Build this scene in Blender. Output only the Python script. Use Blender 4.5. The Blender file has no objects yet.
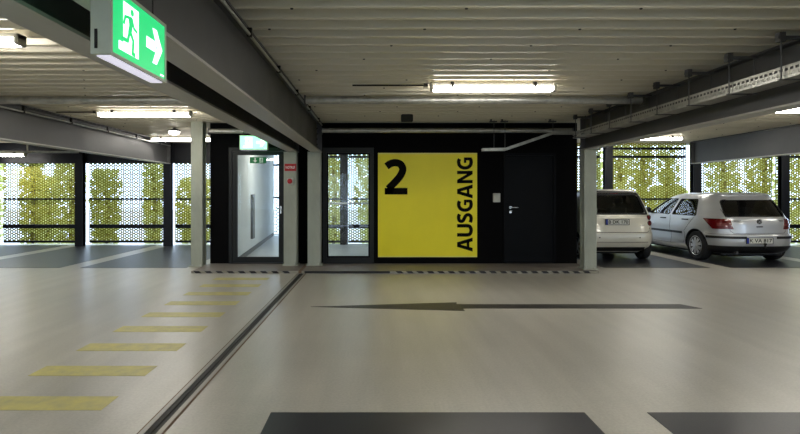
import bpy, math, random
import numpy as np
from mathutils import Vector, Matrix
random.seed(7)
PI = math.pi
scene = bpy.context.scene
COL = scene.collection

# ------------------------------------------------------------------ camera, sky, exposure
F, VX, HY, CH = 550.0, 377.0, 194.0, 1.36          # focal length in px, vanishing point, eye height
cd = bpy.data.cameras.new('camera')
cam = bpy.data.objects.new('camera', cd); COL.objects.link(cam)
cam.location = (0, 0, CH); cam.rotation_euler = (PI/2, 0, 0)
cd.sensor_width = 36; cd.lens = F/800*36
cd.shift_x = (400-VX)/800; cd.shift_y = -(217-HY)/800
cd.clip_start = 0.05; cd.clip_end = 300
scene.camera = cam

world = bpy.data.worlds.new('sky'); scene.world = world; world.use_nodes = True
bg = world.node_tree.nodes['Background']
bg.inputs['Color'].default_value = (0.62, 0.78, 1.0, 1); bg.inputs['Strength'].default_value = 4.8

vs = scene.view_settings
vs.view_transform = 'Standard'; vs.look = 'None'; vs.gamma = 1.0; vs.use_curve_mapping = False
vs.exposure = 0.0
LAMP_POWER = 62.0

# ------------------------------------------------------------------ helpers
def lin(c):
    return tuple(((x/255)/12.92 if x/255 <= 0.04045 else ((x/255+0.055)/1.055)**2.4) for x in c)

def mat(name, rgb, rough=0.6, metal=0.0, var=0.0, scale=4.0, bump=0.0, bscale=60.0, rvar=0.0,
        stretch=(1, 1, 1), coat=0.0, spec=0.5, emit=None, estr=0.0, rgb2=None, trans=0.0):
    m = bpy.data.materials.new(name); m.use_nodes = True
    nt = m.node_tree; b = nt.nodes['Principled BSDF']
    c = lin(rgb)
    b.inputs['Base Color'].default_value = (*c, 1)
    b.inputs['Roughness'].default_value = rough
    b.inputs['Metallic'].default_value = metal
    b.inputs['Specular IOR Level'].default_value = spec
    b.inputs['Coat Weight'].default_value = coat
    b.inputs['Coat Roughness'].default_value = 0.06
    if var or bump or rvar or rgb2:
        tc = nt.nodes.new('ShaderNodeTexCoord'); mp = nt.nodes.new('ShaderNodeMapping')
        mp.inputs['Scale'].default_value = stretch
        nt.links.new(tc.outputs['Object'], mp.inputs['Vector'])
        nz = nt.nodes.new('ShaderNodeTexNoise'); nz.inputs['Scale'].default_value = scale
        nz.inputs['Detail'].default_value = 6; nz.inputs['Roughness'].default_value = 0.62
        nt.links.new(mp.outputs[0], nz.inputs['Vector'])
        if var or rgb2:
            rp = nt.nodes.new('ShaderNodeValToRGB')
            c2 = lin(rgb2) if rgb2 else c
            rp.color_ramp.elements[0].position = 0.3; rp.color_ramp.elements[1].position = 0.7
            rp.color_ramp.elements[0].color = (*[min(1, x*(1-var)) for x in c2], 1)
            rp.color_ramp.elements[1].color = (*[min(1, x*(1+var)) for x in c], 1)
            nt.links.new(nz.outputs[0], rp.inputs[0]); nt.links.new(rp.outputs[0], b.inputs['Base Color'])
        if rvar:
            mr = nt.nodes.new('ShaderNodeMapRange')
            mr.inputs['From Min'].default_value = 0.3; mr.inputs['From Max'].default_value = 0.7
            mr.inputs['To Min'].default_value = max(0.03, rough-rvar); mr.inputs['To Max'].default_value = min(1, rough+rvar)
            nt.links.new(nz.outputs[0], mr.inputs['Value']); nt.links.new(mr.outputs[0], b.inputs['Roughness'])
        if bump:
            n2 = nt.nodes.new('ShaderNodeTexNoise'); n2.inputs['Scale'].default_value = bscale; n2.inputs['Detail'].default_value = 3
            nt.links.new(mp.outputs[0], n2.inputs['Vector'])
            bp = nt.nodes.new('ShaderNodeBump'); bp.inputs['Strength'].default_value = bump; bp.inputs['Distance'].default_value = 0.01
            nt.links.new(n2.outputs[0], bp.inputs['Height']); nt.links.new(bp.outputs[0], b.inputs['Normal'])
    if emit:
        b.inputs['Emission Color'].default_value = (*lin(emit), 1); b.inputs['Emission Strength'].default_value = estr
    if trans:
        out = [n for n in nt.nodes if n.type == 'OUTPUT_MATERIAL'][0]
        tr = nt.nodes.new('ShaderNodeBsdfTranslucent'); tr.inputs['Color'].default_value = (*c, 1)
        mx = nt.nodes.new('ShaderNodeMixShader'); mx.inputs[0].default_value = trans
        nt.links.new(b.outputs[0], mx.inputs[1]); nt.links.new(tr.outputs[0], mx.inputs[2]); nt.links.new(mx.outputs[0], out.inputs[0])
    return m

def glass(name, tint, refl=1.0, rough=0.02):
    m = bpy.data.materials.new(name); m.use_nodes = True; nt = m.node_tree
    nt.nodes.clear()
    out = nt.nodes.new('ShaderNodeOutputMaterial')
    t = nt.nodes.new('ShaderNodeBsdfTransparent'); t.inputs[0].default_value = (*tint, 1)
    g = nt.nodes.new('ShaderNodeBsdfGlossy'); g.inputs['Roughness'].default_value = rough; g.inputs[0].default_value = (1, 1, 1, 1)
    fr = nt.nodes.new('ShaderNodeFresnel'); fr.inputs[0].default_value = 1.5
    mu = nt.nodes.new('ShaderNodeMath'); mu.operation = 'MULTIPLY'; mu.inputs[1].default_value = refl; mu.use_clamp = True
    mx = nt.nodes.new('ShaderNodeMixShader')
    nt.links.new(fr.outputs[0], mu.inputs[0]); nt.links.new(mu.outputs[0], mx.inputs[0])
    nt.links.new(t.outputs[0], mx.inputs[1]); nt.links.new(g.outputs[0], mx.inputs[2]); nt.links.new(mx.outputs[0], out.inputs[0])
    return m

class MB:
    def __init__(s): s.v = []; s.f = []
    def add(s, vs_, fs):
        o = len(s.v); s.v += [tuple(map(float, p)) for p in vs_]; s.f += [tuple(i+o for i in f) for f in fs]; return s
    def box(s, x0, x1, y0, y1, z0, z1):
        return s.add([(x0,y0,z0),(x1,y0,z0),(x1,y1,z0),(x0,y1,z0),(x0,y0,z1),(x1,y0,z1),(x1,y1,z1),(x0,y1,z1)],
                     [(3,2,1,0),(4,5,6,7),(0,1,5,4),(1,2,6,5),(2,3,7,6),(3,0,4,7)])
    def rbox(s, x0, x1, y0, y1, z0, z1, c):          # box with chamfered edges all round
        X = (x0, x0+c, x1-c, x1); Y = (y0, y0+c, y1-c, y1); Z = (z0, z0+c, z1-c, z1)
        ring = lambda a, b, z: [(X[1-a],Y[1-b] if False else Y[0+(1 if b else 0)],z)]
        def loop(ix, iy, z):                          # octagon
            xa, xb = (X[0], X[3]) if ix == 0 else (X[1], X[2])
            ya, yb = (Y[0], Y[3]) if iy == 0 else (Y[1], Y[2])
            return [(xa+c,ya,z),(xb-c,ya,z),(xb,ya+c,z),(xb,yb-c,z),(xb-c,yb,z),(xa+c,yb,z),(xa,yb-c,z),(xa,ya+c,z)]
        L = [loop(1,1,Z[0]), loop(0,0,Z[1]), loop(0,0,Z[2]), loop(1,1,Z[3])]
        return s.loft(L, cap=True)
    def loft(s, loops, cap=False, closed=True):
        o = len(s.v); n = len(loops[0])
        for l in loops: s.v += [tuple(map(float, p)) for p in l]
        for k in range(len(loops)-1):
            for i in range(n if closed else n-1):
                j = (i+1) % n
                s.f.append((o+k*n+i, o+k*n+j, o+(k+1)*n+j, o+(k+1)*n+i))
        if cap:
            s.f.append(tuple(o+i for i in reversed(range(n)))); q = o+(len(loops)-1)*n
            s.f.append(tuple(q+i for i in range(n)))
        return s
    def tube(s, pts, r, n=8):
        P = [Vector(p) for p in pts]; loops = []
        for i, p in enumerate(P):
            d = ((P[i+1]-p).normalized() if i < len(P)-1 else Vector()) + ((p-P[i-1]).normalized() if i else Vector())
            d.normalize()
            a = Vector((0,0,1)) if abs(d.z) < 0.9 else Vector((1,0,0))
            u = d.cross(a).normalized(); w = u.cross(d)
            loops.append([p+u*(r*math.cos(2*PI*k/n))+w*(r*math.sin(2*PI*k/n)) for k in range(n)])
        return s.loft(loops, cap=True)
    def lathe(s, prof, n=32, axis='x', c=(0,0,0)):
        loops = []
        for r, h in prof:
            L = []
            for k in range(n):
                a = 2*PI*k/n; p, q = r*math.cos(a), r*math.sin(a)
                L.append({'x':(c[0]+h,c[1]+p,c[2]+q),'y':(c[0]+p,c[1]+h,c[2]+q),'z':(c[0]+p,c[1]+q,c[2]+h)}[axis])
            loops.append(L)
        return s.loft(loops, cap=True)
    def prism(s, poly, d0, d1, axis='y'):            # polygon in the plane across the axis
        n = len(poly)
        mk = {'x': lambda a,b,d:(d,a,b), 'y': lambda a,b,d:(a,d,b), 'z': lambda a,b,d:(a,b,d)}[axis]
        return s.loft([[mk(a,b,d0) for a,b in poly],[mk(a,b,d1) for a,b in poly]], cap=True)

def fixn(me):
    import bmesh
    bm = bmesh.new(); bm.from_mesh(me); bmesh.ops.recalc_face_normals(bm, faces=bm.faces); bm.to_mesh(me); bm.free()

def obj(name, mb, m, parent=None, world=False, smooth=False, fix=True, loc=None, angle=40):
    me = bpy.data.meshes.new(name)
    v = mb.v
    if world and parent is not None:
        L = parent.location; v = [(x-L.x, y-L.y, z-L.z) for x, y, z in v]
    me.from_pydata(v, [], mb.f)
    if fix: fixn(me)
    me.materials.append(m)
    if smooth:
        me.polygons.foreach_set('use_smooth', [True]*len(me.polygons))
        try: me.set_sharp_from_angle(angle=math.radians(angle))
        except Exception: pass
    me.update()
    o = bpy.data.objects.new(name, me); COL.objects.link(o)
    if parent is not None: o.parent = parent
    if loc is not None: o.location = loc
    return o

def tag(o, label=None, cat=None, group=None, kind=None):
    if label: o['label'] = label
    if cat: o['category'] = cat
    if group: o['group'] = group
    if kind: o['kind'] = kind
    return o

def thing(name, label, cat, loc=(0,0,0), rz=0, group=None):
    o = bpy.data.objects.new(name, None); COL.objects.link(o)
    o.empty_display_size = 0.1
    o.location = loc; o.rotation_euler = (0,0,rz)
    return tag(o, label, cat, group)

def struct(name, mb, m, **k): return tag(obj(name, mb, m, **k), kind='structure')

def copy_tree(o, parent=None):
    c = o.copy(); COL.objects.link(c)
    if parent is not None: c.parent = parent
    for ch in list(o.children): copy_tree(ch, c)
    return c

def round_poly(pts, r, seg=4):
    out = []; n = len(pts)
    for i in range(n):
        p = Vector(pts[i]); a = Vector(pts[i-1])-p; b = Vector(pts[(i+1)%n])-p
        rr = min(r, a.length*0.45, b.length*0.45); A = p+a.normalized()*rr; B = p+b.normalized()*rr
        for k in range(seg+1):
            t = k/seg; out.append(tuple(A*(1-t)**2 + p*2*t*(1-t) + B*t*t))
    return out

def text_mb(s, x0, x1, z0, z1, y, depth=0.002, bold=0.0, rot=False):
    """lettering in the xz plane, front towards -y, fitted to a box; rot: reads upwards"""
    c = bpy.data.curves.new('t', 'FONT'); c.body = s; c.size = 1; c.offset = bold; c.extrude = 0.01; c.resolution_u = 5
    o = bpy.data.objects.new('t', c); COL.objects.link(o)
    dg = bpy.context.evaluated_depsgraph_get(); me = bpy.data.meshes.new_from_object(o.evaluated_get(dg))
    V = np.array([v.co[:] for v in me.vertices]); Fc = [tuple(p.vertices) for p in me.polygons]
    bpy.data.objects.remove(o); bpy.data.curves.remove(c); bpy.data.meshes.remove(me)
    lo, hi = V.min(0), V.max(0); U = (V-lo)/np.maximum(hi-lo, 1e-6)
    mb = MB()
    if rot: P = [(x1-(x1-x0)*u[1], y-depth*u[2], z0+(z1-z0)*u[0]) for u in U]
    else:   P = [(x0+(x1-x0)*u[0], y-depth*u[2], z0+(z1-z0)*u[1]) for u in U]
    return mb.add(P, Fc)

def W(px, py, Y): return ((px-VX)*Y/F, Y, CH-(py-HY)*Y/F)

# ------------------------------------------------------------------ materials
def floor_mat():
    m = mat('epoxy_floor', (170,167,158), 0.32, var=0.07, scale=1.1, bump=0.06, bscale=170, rvar=0.04, stretch=(0.6,1.6,1), spec=0.45)
    nt = m.node_tree; b = nt.nodes['Principled BSDF']
    src = b.inputs['Base Color'].links[0].from_socket          # fine speckle and faint tyre-worn streaks on top
    tc = [n for n in nt.nodes if n.type == 'TEX_COORD'][0]
    for sc_, st, lo, hi in ((55, (1,1,1), 0.90, 1.08), (2.2, (2.4,0.25,1), 0.90, 1.07)):
        mp = nt.nodes.new('ShaderNodeMapping'); mp.inputs['Scale'].default_value = st
        nz = nt.nodes.new('ShaderNodeTexNoise'); nz.inputs['Scale'].default_value = sc_; nz.inputs['Detail'].default_value = 5
        mr = nt.nodes.new('ShaderNodeMapRange'); mr.inputs['From Min'].default_value = 0.3; mr.inputs['From Max'].default_value = 0.7
        mr.inputs['To Min'].default_value = lo; mr.inputs['To Max'].default_value = hi
        mx = nt.nodes.new('ShaderNodeMix'); mx.data_type = 'RGBA'; mx.blend_type = 'MULTIPLY'; mx.inputs['Factor'].default_value = 1
        nt.links.new(tc.outputs['Object'], mp.inputs[0]); nt.links.new(mp.outputs[0], nz.inputs['Vector']); nt.links.new(nz.outputs[0], mr.inputs['Value'])
        nt.links.new(src, mx.inputs['A']); nt.links.new(mr.outputs[0], mx.inputs['B']); src = mx.outputs['Result']
    nt.links.new(src, b.inputs['Base Color'])
    return m
M = dict(
 floor=floor_mat(),
 bay=mat('dark_coating', (34,34,40), 0.38, var=0.5, scale=120, bump=0.03, bscale=160, rvar=0.05, spec=0.5),
 arrow=mat('arrow_paint', (52,50,46), 0.5, var=0.2, scale=6, bump=0.2, bscale=200),
 yellow_paint=mat('yellow_line_paint', (186,177,92), 0.5, rgb2=(170,164,110), var=0.10, scale=9, bump=0.1, bscale=150),
 deck=mat('deck_sheet', (212,205,184), 0.33, var=0.05, scale=0.8, stretch=(0.4,4,1)),
 slab=mat('concrete', (120,118,112), 0.85, var=0.15, scale=2, bump=0.2),
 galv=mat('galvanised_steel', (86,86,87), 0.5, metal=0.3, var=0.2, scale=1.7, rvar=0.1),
 flange_lit=mat('galvanised_flange_lit', (172,170,164), 0.48, metal=0.3, var=0.2, scale=2.2, rvar=0.1, stretch=(1,0.3,1)),  # beam steel made paler: light reflected off the floor painted into the colour
 galv_lt=mat('galvanised_tube', (176,176,170), 0.38, metal=0.7, var=0.25, scale=9, rvar=0.1),
 column=mat('galvanised_column', (158,162,148), 0.55, metal=0.25, var=0.16, scale=3, rvar=0.1, stretch=(1,1,0.4)),
 darksteel=mat('anthracite_steel', (16,18,25), 0.45, metal=0.1, var=0.1, scale=3, spec=0.3),
 sheet=mat('olive_perforated_sheet', (140,134,22), 0.6, var=0.12, scale=1.2, trans=0.08),
 whitesheet=mat('pale_perforated_sheet', (200,190,170), 0.5, var=0.05, scale=2),
 black=mat('black_wall_paint', (9,9,10), 0.8, var=0.1, scale=2.5, bump=0.05, spec=0.06),
 frame=mat('frame_grey', (26,28,28), 0.45, var=0.06, scale=4, spec=0.25),
 doorblack=mat('door_black', (12,14,17), 0.5, var=0.08, scale=3, spec=0.08),
 white=mat('white_plaster', (222,226,226), 0.7, var=0.03, scale=3),
 intfloor=mat('grey_screed', (150,155,160), 0.45, var=0.05, scale=3),
 landing=mat('landing_concrete', (118,112,106), 0.5, var=0.12, scale=4, bump=0.15),
 hz_black=mat('hazard_black', (18,18,18), 0.5, var=0.2, scale=10),
 hz_white=mat('hazard_white', (150,146,134), 0.5, var=0.15, scale=10),
 yellow=mat('yellow_sign', (240,226,8), 0.5, var=0.03, scale=2),
 ink=mat('black_lettering', (9,9,7), 0.8, var=0.03, spec=0.1),
 alu=mat('aluminium', (150,147,140), 0.42, metal=0.6, var=0.12, scale=14, rvar=0.1),
 rubber=mat('black_rubber', (14,14,15), 0.6, var=0.15, scale=20),
 rust=mat('rusty_edge', (104,82,62), 0.7, var=0.3, scale=20),
 lamp_body=mat('lamp_housing', (178,176,168), 0.5, var=0.03),
 lampglow=mat('lamp_diffuser', (250,250,246), 0.4, emit=(255,250,240), estr=LAMP_POWER, var=0.01),
 lampside=mat('lamp_diffuser_side', (245,245,240), 0.4, emit=(255,250,240), estr=24.0, var=0.01),
 clip=mat('dark_clip', (44,42,40), 0.4, metal=0.7, var=0.1),
 signgreen=mat('lit_green', (0,150,80), 0.4, emit=(28,190,110), estr=1.3, var=0.01),
 signwhite=mat('lit_white', (230,250,240), 0.4, emit=(225,255,238), estr=1.7, var=0.01),
 signgreen2=mat('bright_green', (140,210,170), 0.4, emit=(130,225,165), estr=2.4, var=0.01),
 signhouse=mat('sign_housing', (186,192,174), 0.45, metal=0.3, var=0.1, scale=6),
 signbot=mat('sign_light_window', (220,220,235), 0.4, emit=(225,222,240), estr=0.8, var=0.01),
 stgreen=mat('sign_green_print', (0,120,66), 0.5, var=0.04),
 stwhite=mat('sign_white_print', (235,238,235), 0.5, var=0.02),
 red=mat('red_plate', (172,22,26), 0.45, var=0.06),
 plate_grey=mat('switch_plate', (190,190,180), 0.45, var=0.06),
 chrome=mat('brushed_steel', (200,200,198), 0.25, metal=0.95, var=0.05),
 glass=glass('clear_glass', (0.93,0.96,0.95), 1.0),
 carglass=glass('tinted_car_glass', (0.50,0.56,0.56), 1.5),
 leaf=mat('leaves', (208,210,138), 0.6, rgb2=(182,186,96), var=0.2, scale=3, trans=0.35),
 leaf2=mat('leaves_dark', (190,192,116), 0.6, rgb2=(166,168,80), var=0.2, scale=3, trans=0.35),
 bark=mat('bark', (84,72,54), 0.9, var=0.2, scale=12, bump=0.4),
 ground=mat('outdoor_paving', (206,206,204), 0.9, var=0.08, scale=2),
 silver=mat('silver_car_paint', (196,198,200), 0.30, metal=0.45, var=0.01, coat=0.6),
 cream=mat('pale_car_paint', (206,202,186), 0.30, metal=0.15, var=0.01, coat=0.6),
 carblack=mat('black_plastic', (20,20,21), 0.5, var=0.1, scale=10),
 cabin=mat('dark_cabin', (24,24,26), 0.8, var=0.1, scale=10),
 tyre=mat('tyre_rubber', (16,16,17), 0.75, var=0.1, scale=20),
 rim=mat('wheel_silver', (196,198,200), 0.35, metal=0.6, var=0.05),
 taillight=mat('tail_light_red', (96,10,13), 0.15, var=0.1, scale=30, coat=1.0),
 tl_clear=mat('tail_light_rose', (120,44,42), 0.15, var=0.08, coat=1.0),
 plate_white=mat('plate_white', (206,206,196), 0.5, var=0.03),
 plate_blue=mat('plate_blue', (24,44,140), 0.5, var=0.03),
)

# ------------------------------------------------------------------ the setting: floor
ZD = 2.71                                  # underside of the deck
XL, XR, YF, YB = -14.2, 15.4, -2.1, 14.72
floor = struct('floor', MB().box(XL, XR, YF-0.1, YB+0.35, -0.25, 0), M['floor'])
BW, PITCH = 1.95, 2.34
def bay(x0, x1, y0, y1): obj('bay_coating', MB().box(x0, x1, y0, y1, -0.01, 0.003), M['bay'], floor)
for k in range(0, 6):                      # bays the camera stands in
    x0 = -0.66 + PITCH*k
    bay(x0, x0+BW, YF+0.2, 3.42)
for k in range(4): bay(-5.46-PITCH*k, -5.46-PITCH*k+BW, 10.12, YB-0.1)
for k in range(4): bay(4.18+PITCH*k, 4.18+PITCH*k+BW, 10.12, YB-0.1)
a = [(-0.80,6.63),(1.0,6.90),(0.98,6.78),(3.74,6.78),(3.86,6.53),(1.02,6.53),(1.02,6.39)]
obj('direction_arrow', MB().prism(a, -0.01, 0.003, 'z'), M['arrow'], floor)
for k in range(9):
    y = 3.575+0.655*k
    obj('yellow_dash', MB().box(-2.61, -1.735, y-0.118, y+0.118, -0.01, 0.002), M['yellow_paint'], floor)

# expansion joint in the floor
ej = thing('expansion_joint', 'metal and rubber expansion joint running along the floor to the twin columns', 'floor joint', (-1.30, 3.7, 0))
for s in (-1, 1):
    obj('edge_profile', MB().box(-1.285+s*0.050-0.015, -1.285+s*0.050+0.015, YF, 9.38, -0.02, 0.006), M['alu'], ej, world=True)
    obj('mortar_edge', MB().box(-1.285+s*0.071-0.006, -1.285+s*0.071+0.006, YF, 9.38, -0.02, 0.003), M['rust'], ej, world=True)
obj('rubber_seal', MB().box(-1.320, -1.250, YF, 9.38, -0.02, 0.002).tube([(-1.285,YF,0.002),(-1.285,9.38,0.002)], 0.006, 6), M['rubber'], ej, world=True)

# raised landing in front of the stair core, with hazard marking on its edge
LX0, LX1, LY = -3.18, 3.80, 9.42
landing = struct('floor_landing', MB().box(LX0, LX1, LY, 10.45, 0, 0.04), M['landing'])
obj('marking_band', MB().box(LX0+0.01, LX1-0.01, LY-0.006, LY+0.002, 0.002, 0.040), M['hz_white'], landing)
def hz(x): 
    w = 0.10
    obj('hazard_stripe', MB().prism([(x,0.001),(x+w,0.001),(x+w-0.045,0.041),(x-0.045,0.041)], LY-0.009, LY, 'y'), M['hz_black'], landing)
x = LX0+0.08
while x < -1.45: hz(x); x += 0.19
obj('hazard_stripe', MB().box(-1.24, 0.22, LY-0.009, LY, 0.001, 0.041), M['hz_black'], landing)
x = 0.36
while x < LX1-0.1: hz(x); x += 0.178
obj('joint_gap', MB().box(-1.345, -1.29, LY-0.012, 10.4, 0.002, 0.043), M['rust'], landing)

# ------------------------------------------------------------------ ceiling: trapezoidal deck
mb = MB(); per = 0.25; prof = []
y = YF-0.1
while y < YB+0.35:
    prof += [(y, ZD+0.10), (y+0.148, ZD+0.10), (y+0.176, ZD+0.004), (y+0.182, ZD), (y+0.218, ZD), (y+0.224, ZD+0.004)]; y += per
prof.append((y, ZD+0.10))
mb.loft([[(XL,a,b) for a,b in prof],[(XR,a,b) for a,b in prof]], closed=False)
mb.box(XL, XR, YF-0.1, YB+0.35, ZD+0.12, ZD+0.33)
ceiling = struct('ceiling', mb, M['deck'], fix=False, smooth=False)
rv = MB()
for i, yy in enumerate(np.arange(YF-0.1+0.2, YB, per)):
    if i % 2: continue
    xx = XL + (i*0.37) % 1.0
    while xx < XR:
        rv.lathe([(0.010,-0.007),(0.013,0.0)], 6, 'z', (xx, yy, ZD)); xx += 1.27
o = obj('rivets', rv, M['clip'], ceiling); o['kind'] = 'stuff'

# ------------------------------------------------------------------ perforated facade
def perf_mesh(x0, x1, z0, z1, pitch, rad, th=0.004):
    """sheet of hexagonal cells, each with a hexagonal hole; thickness th in y"""
    mb = MB(); cw = pitch*math.sqrt(3)/2
    nx = int((x1-x0)/cw); nz = int((z1-z0)/pitch)
    R = pitch/math.sqrt(3)
    angs = [math.radians(60*k) for k in range(6)]
    xa = x0 + ((x1-x0)-(nx-1)*cw)/2
    for i in range(nx):
        for j in range(nz):
            cx = xa+i*cw; cz = z0+(j+0.5+(0.5 if i % 2 else 0))*pitch
            if cz > z1-pitch*0.4: continue
            out = [(cx+R*math.cos(t), cz+R*math.sin(t)) for t in angs]
            inn = [(cx+rad*math.cos(t), cz+rad*math.sin(t)) for t in angs]
            V = [(a, 0, b) for a, b in out]+[(a, 0, b) for a, b in inn]+[(a, th, b) for a, b in inn]
            Fc = []
            for k in range(6):
                l = (k+1) % 6
                Fc += [(k, l, 6+l, 6+k), (6+k, 6+l, 12+l, 12+k)]
            mb.add(V, Fc)
    e = 0.03                                            # folded border
    mb.box(x0, x1, -0.004, 0.02, z0, z0+e); mb.box(x0, x1, -0.004, 0.02, z1-e, z1)
    mb.box(x0, x0+0.012, -0.004, 0.02, z0, z1); mb.box(x1-0.012, x1, -0.004, 0.02, z0, z1)
    return mb
wall_back = bpy.data.objects.new('wall_back', None); COL.objects.link(wall_back); tag(wall_back, kind='structure')
wall_back.location = (0, YB, 0)
SP = 2.296; POSTX = [-7.75+SP*k for k in range(-2, 10)]
panel0 = obj('perforated_panel', perf_mesh(-SP/2+0.05, SP/2-0.05, 0.06, ZD+0.04, 0.070, 0.0225), M['sheet'], wall_back, fix=False)
first = True
for k in range(len(POSTX)-1):
    c = (POSTX[k]+POSTX[k+1])/2
    if abs(c-(-2.01)) < 0.3: continue                    # the alcove of the stair core stands here
    if first: p = panel0; first = False
    else: p = panel0.copy(); COL.objects.link(p)
    p.location = (c, 0, 0)
# shorter panels either side of the alcove
obj('perforated_panel', perf_mesh(-2.42, -0.90, 0.06, ZD+0.04, 0.070, 0.0225), M['sheet'], wall_back, fix=False)
def hbeam(mb, x, y, z0, z1, w, d, tf=0.018, tw=0.012):   # vertical H-section, flanges face the camera
    mb.box(x-w/2, x+w/2, y-d/2, y-d/2+tf, z0, z1); mb.box(x-w/2, x+w/2, y+d/2-tf, y+d/2, z0, z1)
    mb.box(x-tw/2, x+tw/2, y-d/2+tf, y+d/2-tf, z0, z1); return mb
for px in POSTX:
    if abs(px+3.17) < 0.3: continue
    obj('post', hbeam(MB(), px, 14.36, 0, ZD, 0.20, 0.16), M['darksteel'], wall_back, world=True)
for k in range(len(POSTX)-1):
    a, b = POSTX[k]+0.1, POSTX[k+1]-0.1
    if a < -5.6+SP and b > -3.2-SP and b < -2.9: b = -3.2
    if a > -3.2 and a < -2.9: a = -2.42
    for zc, hh, d in ((1.225,0.045,0.05),(0.50,0.10,0.08),(0.09,0.06,0.05)):
        obj('rail', MB().rbox(a, b, YB-0.03-d, YB-0.03, zc-hh/2, zc+hh/2, 0.006), M['darksteel'], wall_back, world=True)
    if b > -3:
        for zc in (2.57, 2.35):
            obj('rail', MB().rbox(a, b, YB-0.08, YB-0.03, zc-0.03, zc+0.03, 0.006), M['darksteel'], wall_back, world=True)
obj('fascia', MB().box(XL, -3.2, 14.50, 14.62, 2.17, ZD), M['darksteel'], wall_back, world=True)

wall_front = bpy.data.objects.new('wall_front', None); COL.objects.link(wall_front); tag(wall_front, kind='structure')
wall_front.location = (0, YF, 0)
for k in range(len(POSTX)-1):
    p = panel0.copy(); COL.objects.link(p); p.parent = wall_front; p.location = ((POSTX[k]+POSTX[k+1])/2, 0, 0)
for px in POSTX: obj('post', hbeam(MB(), px, YF+0.36, 0, ZD, 0.24, 0.22), M['darksteel'], wall_front, world=True)
struct('wall_left', MB().box(XL-0.2, XL, YF-0.1, YB+0.35, 0, ZD+0.33), M['slab'])
struct('wall_right', MB().box(XR, XR+0.2, YF-0.1, YB+0.35, 0, ZD+0.33), M['slab'])

# ------------------------------------------------------------------ stair core
WY = 10.45; WT = 0.14
mb = MB()
DX0, DX1, WX0, WX1, OT = -2.81, -1.71, -1.03, -0.06, 2.24
mb.box(-3.17, DX0, WY, WY+WT, 0, ZD); mb.box(DX1, WX0, WY, WY+WT, 0, ZD)
mb.box(DX0, DX1, WY, WY+WT, OT, ZD); mb.box(WX0, WX1, WY, WY+WT, OT, ZD)
EX0, EX1, ET = 2.41, 3.40, 2.14
mb.box(WX1, EX0, WY, WY+WT, 0, ZD); mb.box(EX1, 3.80, WY, WY+WT, 0, ZD); mb.box(EX0, EX1, WY, WY+WT, ET, ZD)
wall_core = struct('wall_core', mb, M['black'])
struct('wall_core_left', MB().box(-3.17, -3.10, WY+WT, 14.68, 0, ZD), M['black'])
struct('wall_core_right', MB().box(3.70, 3.80, WY+WT, 14.3, 0, ZD), M['black'])
struct('wall_core_partition', MB().box(0.25, 0.35, WY+WT, 14.3, 0, ZD), M['white'])
struct('wall_core_rear', MB().box(0.35, 3.70, 14.2, 14.3, 0, ZD), M['black'])
struct('floor_stairwell', MB().box(-3.10, 0.25, WY+WT, 14.6, 0, 0.04).box(-3.45, -2.45, 14.6, 17.6, -0.25, 0.04), M['intfloor'])
sk = MB().prism([(-2.68,WY+WT),(-3.30,17.5),(-3.36,17.5),(-2.74,WY+WT)], 0.04, ZD, 'z')
wcor = struct('wall_corridor', sk, M['white'])
obj('skirting', MB().prism([(-2.665,WY+WT),(-3.285,17.5),(-3.30,17.5),(-2.68,WY+WT)], 0.04, 0.14, 'z'), M['frame'], wcor)
# grey vertical service channel on the corridor wall
y0 = 12.35; xw = -2.68-(y0-WY-WT)*0.0897
obj('service_channel', MB().prism([(xw+0.05,y0),(xw+0.05-0.02,y0+0.3),(xw-0.03,y0+0.3),(xw-0.0,y0)], 0.35, 1.35, 'z'), M['galv'], wcor)
struct('wall_alcove', MB().box(-2.50, -2.44, 14.74, 17.6, -0.25, ZD), M['white'])
struct('ceiling_alcove', MB().box(-3.45, -2.44, 14.70, 17.65, ZD+0.02, ZD+0.2).box(-3.10, 0.25, WY+WT, 14.5, ZD-0.03, ZD-0.005), M['white'])
walc = bpy.data.objects.new('wall_alcove_end', None); COL.objects.link(walc); tag(walc, kind='structure'); walc.location = (0, 17.5, 0)
obj('perforated_panel', perf_mesh(-3.30, -2.50, 0.06, ZD, 0.11, 0.048), M['whitesheet'], walc, fix=False)
for zc in (1.25, 2.28): obj('rail', MB().box(-3.28, -2.50, 17.42, 17.48, zc-0.03, zc+0.03), M['darksteel'], walc, world=True)

def empty_struct(name, loc):
    o = bpy.data.objects.new(name, None); COL.objects.link(o); o.location = loc; return tag(o, kind='structure')
# glazed door
d1 = empty_struct('door_1', (-2.26, WY, 0.04))
def frame_mb(x0, x1, z0, z1, w, y0, y1, wb=None, wt=None):
    wb = w if wb is None else wb; wt = w if wt is None else wt
    return MB().box(x0, x0+w, y0, y1, z0, z1).box(x1-w, x1, y0, y1, z0, z1).box(x0+w, x1-w, y0, y1, z0, z0+wb).box(x0+w, x1-w, y0, y1, z1-wt, z1)
obj('door_frame', frame_mb(DX0, DX1, 0.04, OT, 0.065, WY-0.03, WY+0.09, wb=0.02), M['frame'], d1, world=True)
leaf = obj('door_leaf', frame_mb(DX0+0.07, DX1-0.07, 0.065, OT-0.07, 0.085, WY-0.015, WY+0.05, wb=0.10, wt=0.07), M['frame'], d1, world=True)
obj('pane', MB().box(DX0+0.15, DX1-0.15, WY+0.012, WY+0.022, 0.16, OT-0.135), M['glass'], leaf, loc=(0,0,0)).data.transform(Matrix.Translation((2.26,-WY,-0.04)))
h = MB().tube([(DX1-0.115,WY-0.015,1.09),(DX1-0.115,WY-0.06,1.09),(DX1-0.21,WY-0.062,1.09)], 0.009, 8).box(DX1-0.13, DX1-0.10, WY-0.022, WY-0.015, 0.99, 1.13)
h.v = [(x+2.26, y-WY, z-0.04) for x,y,z in h.v]
obj('door_handle', h, M['chrome'], leaf, smooth=True)
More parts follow.
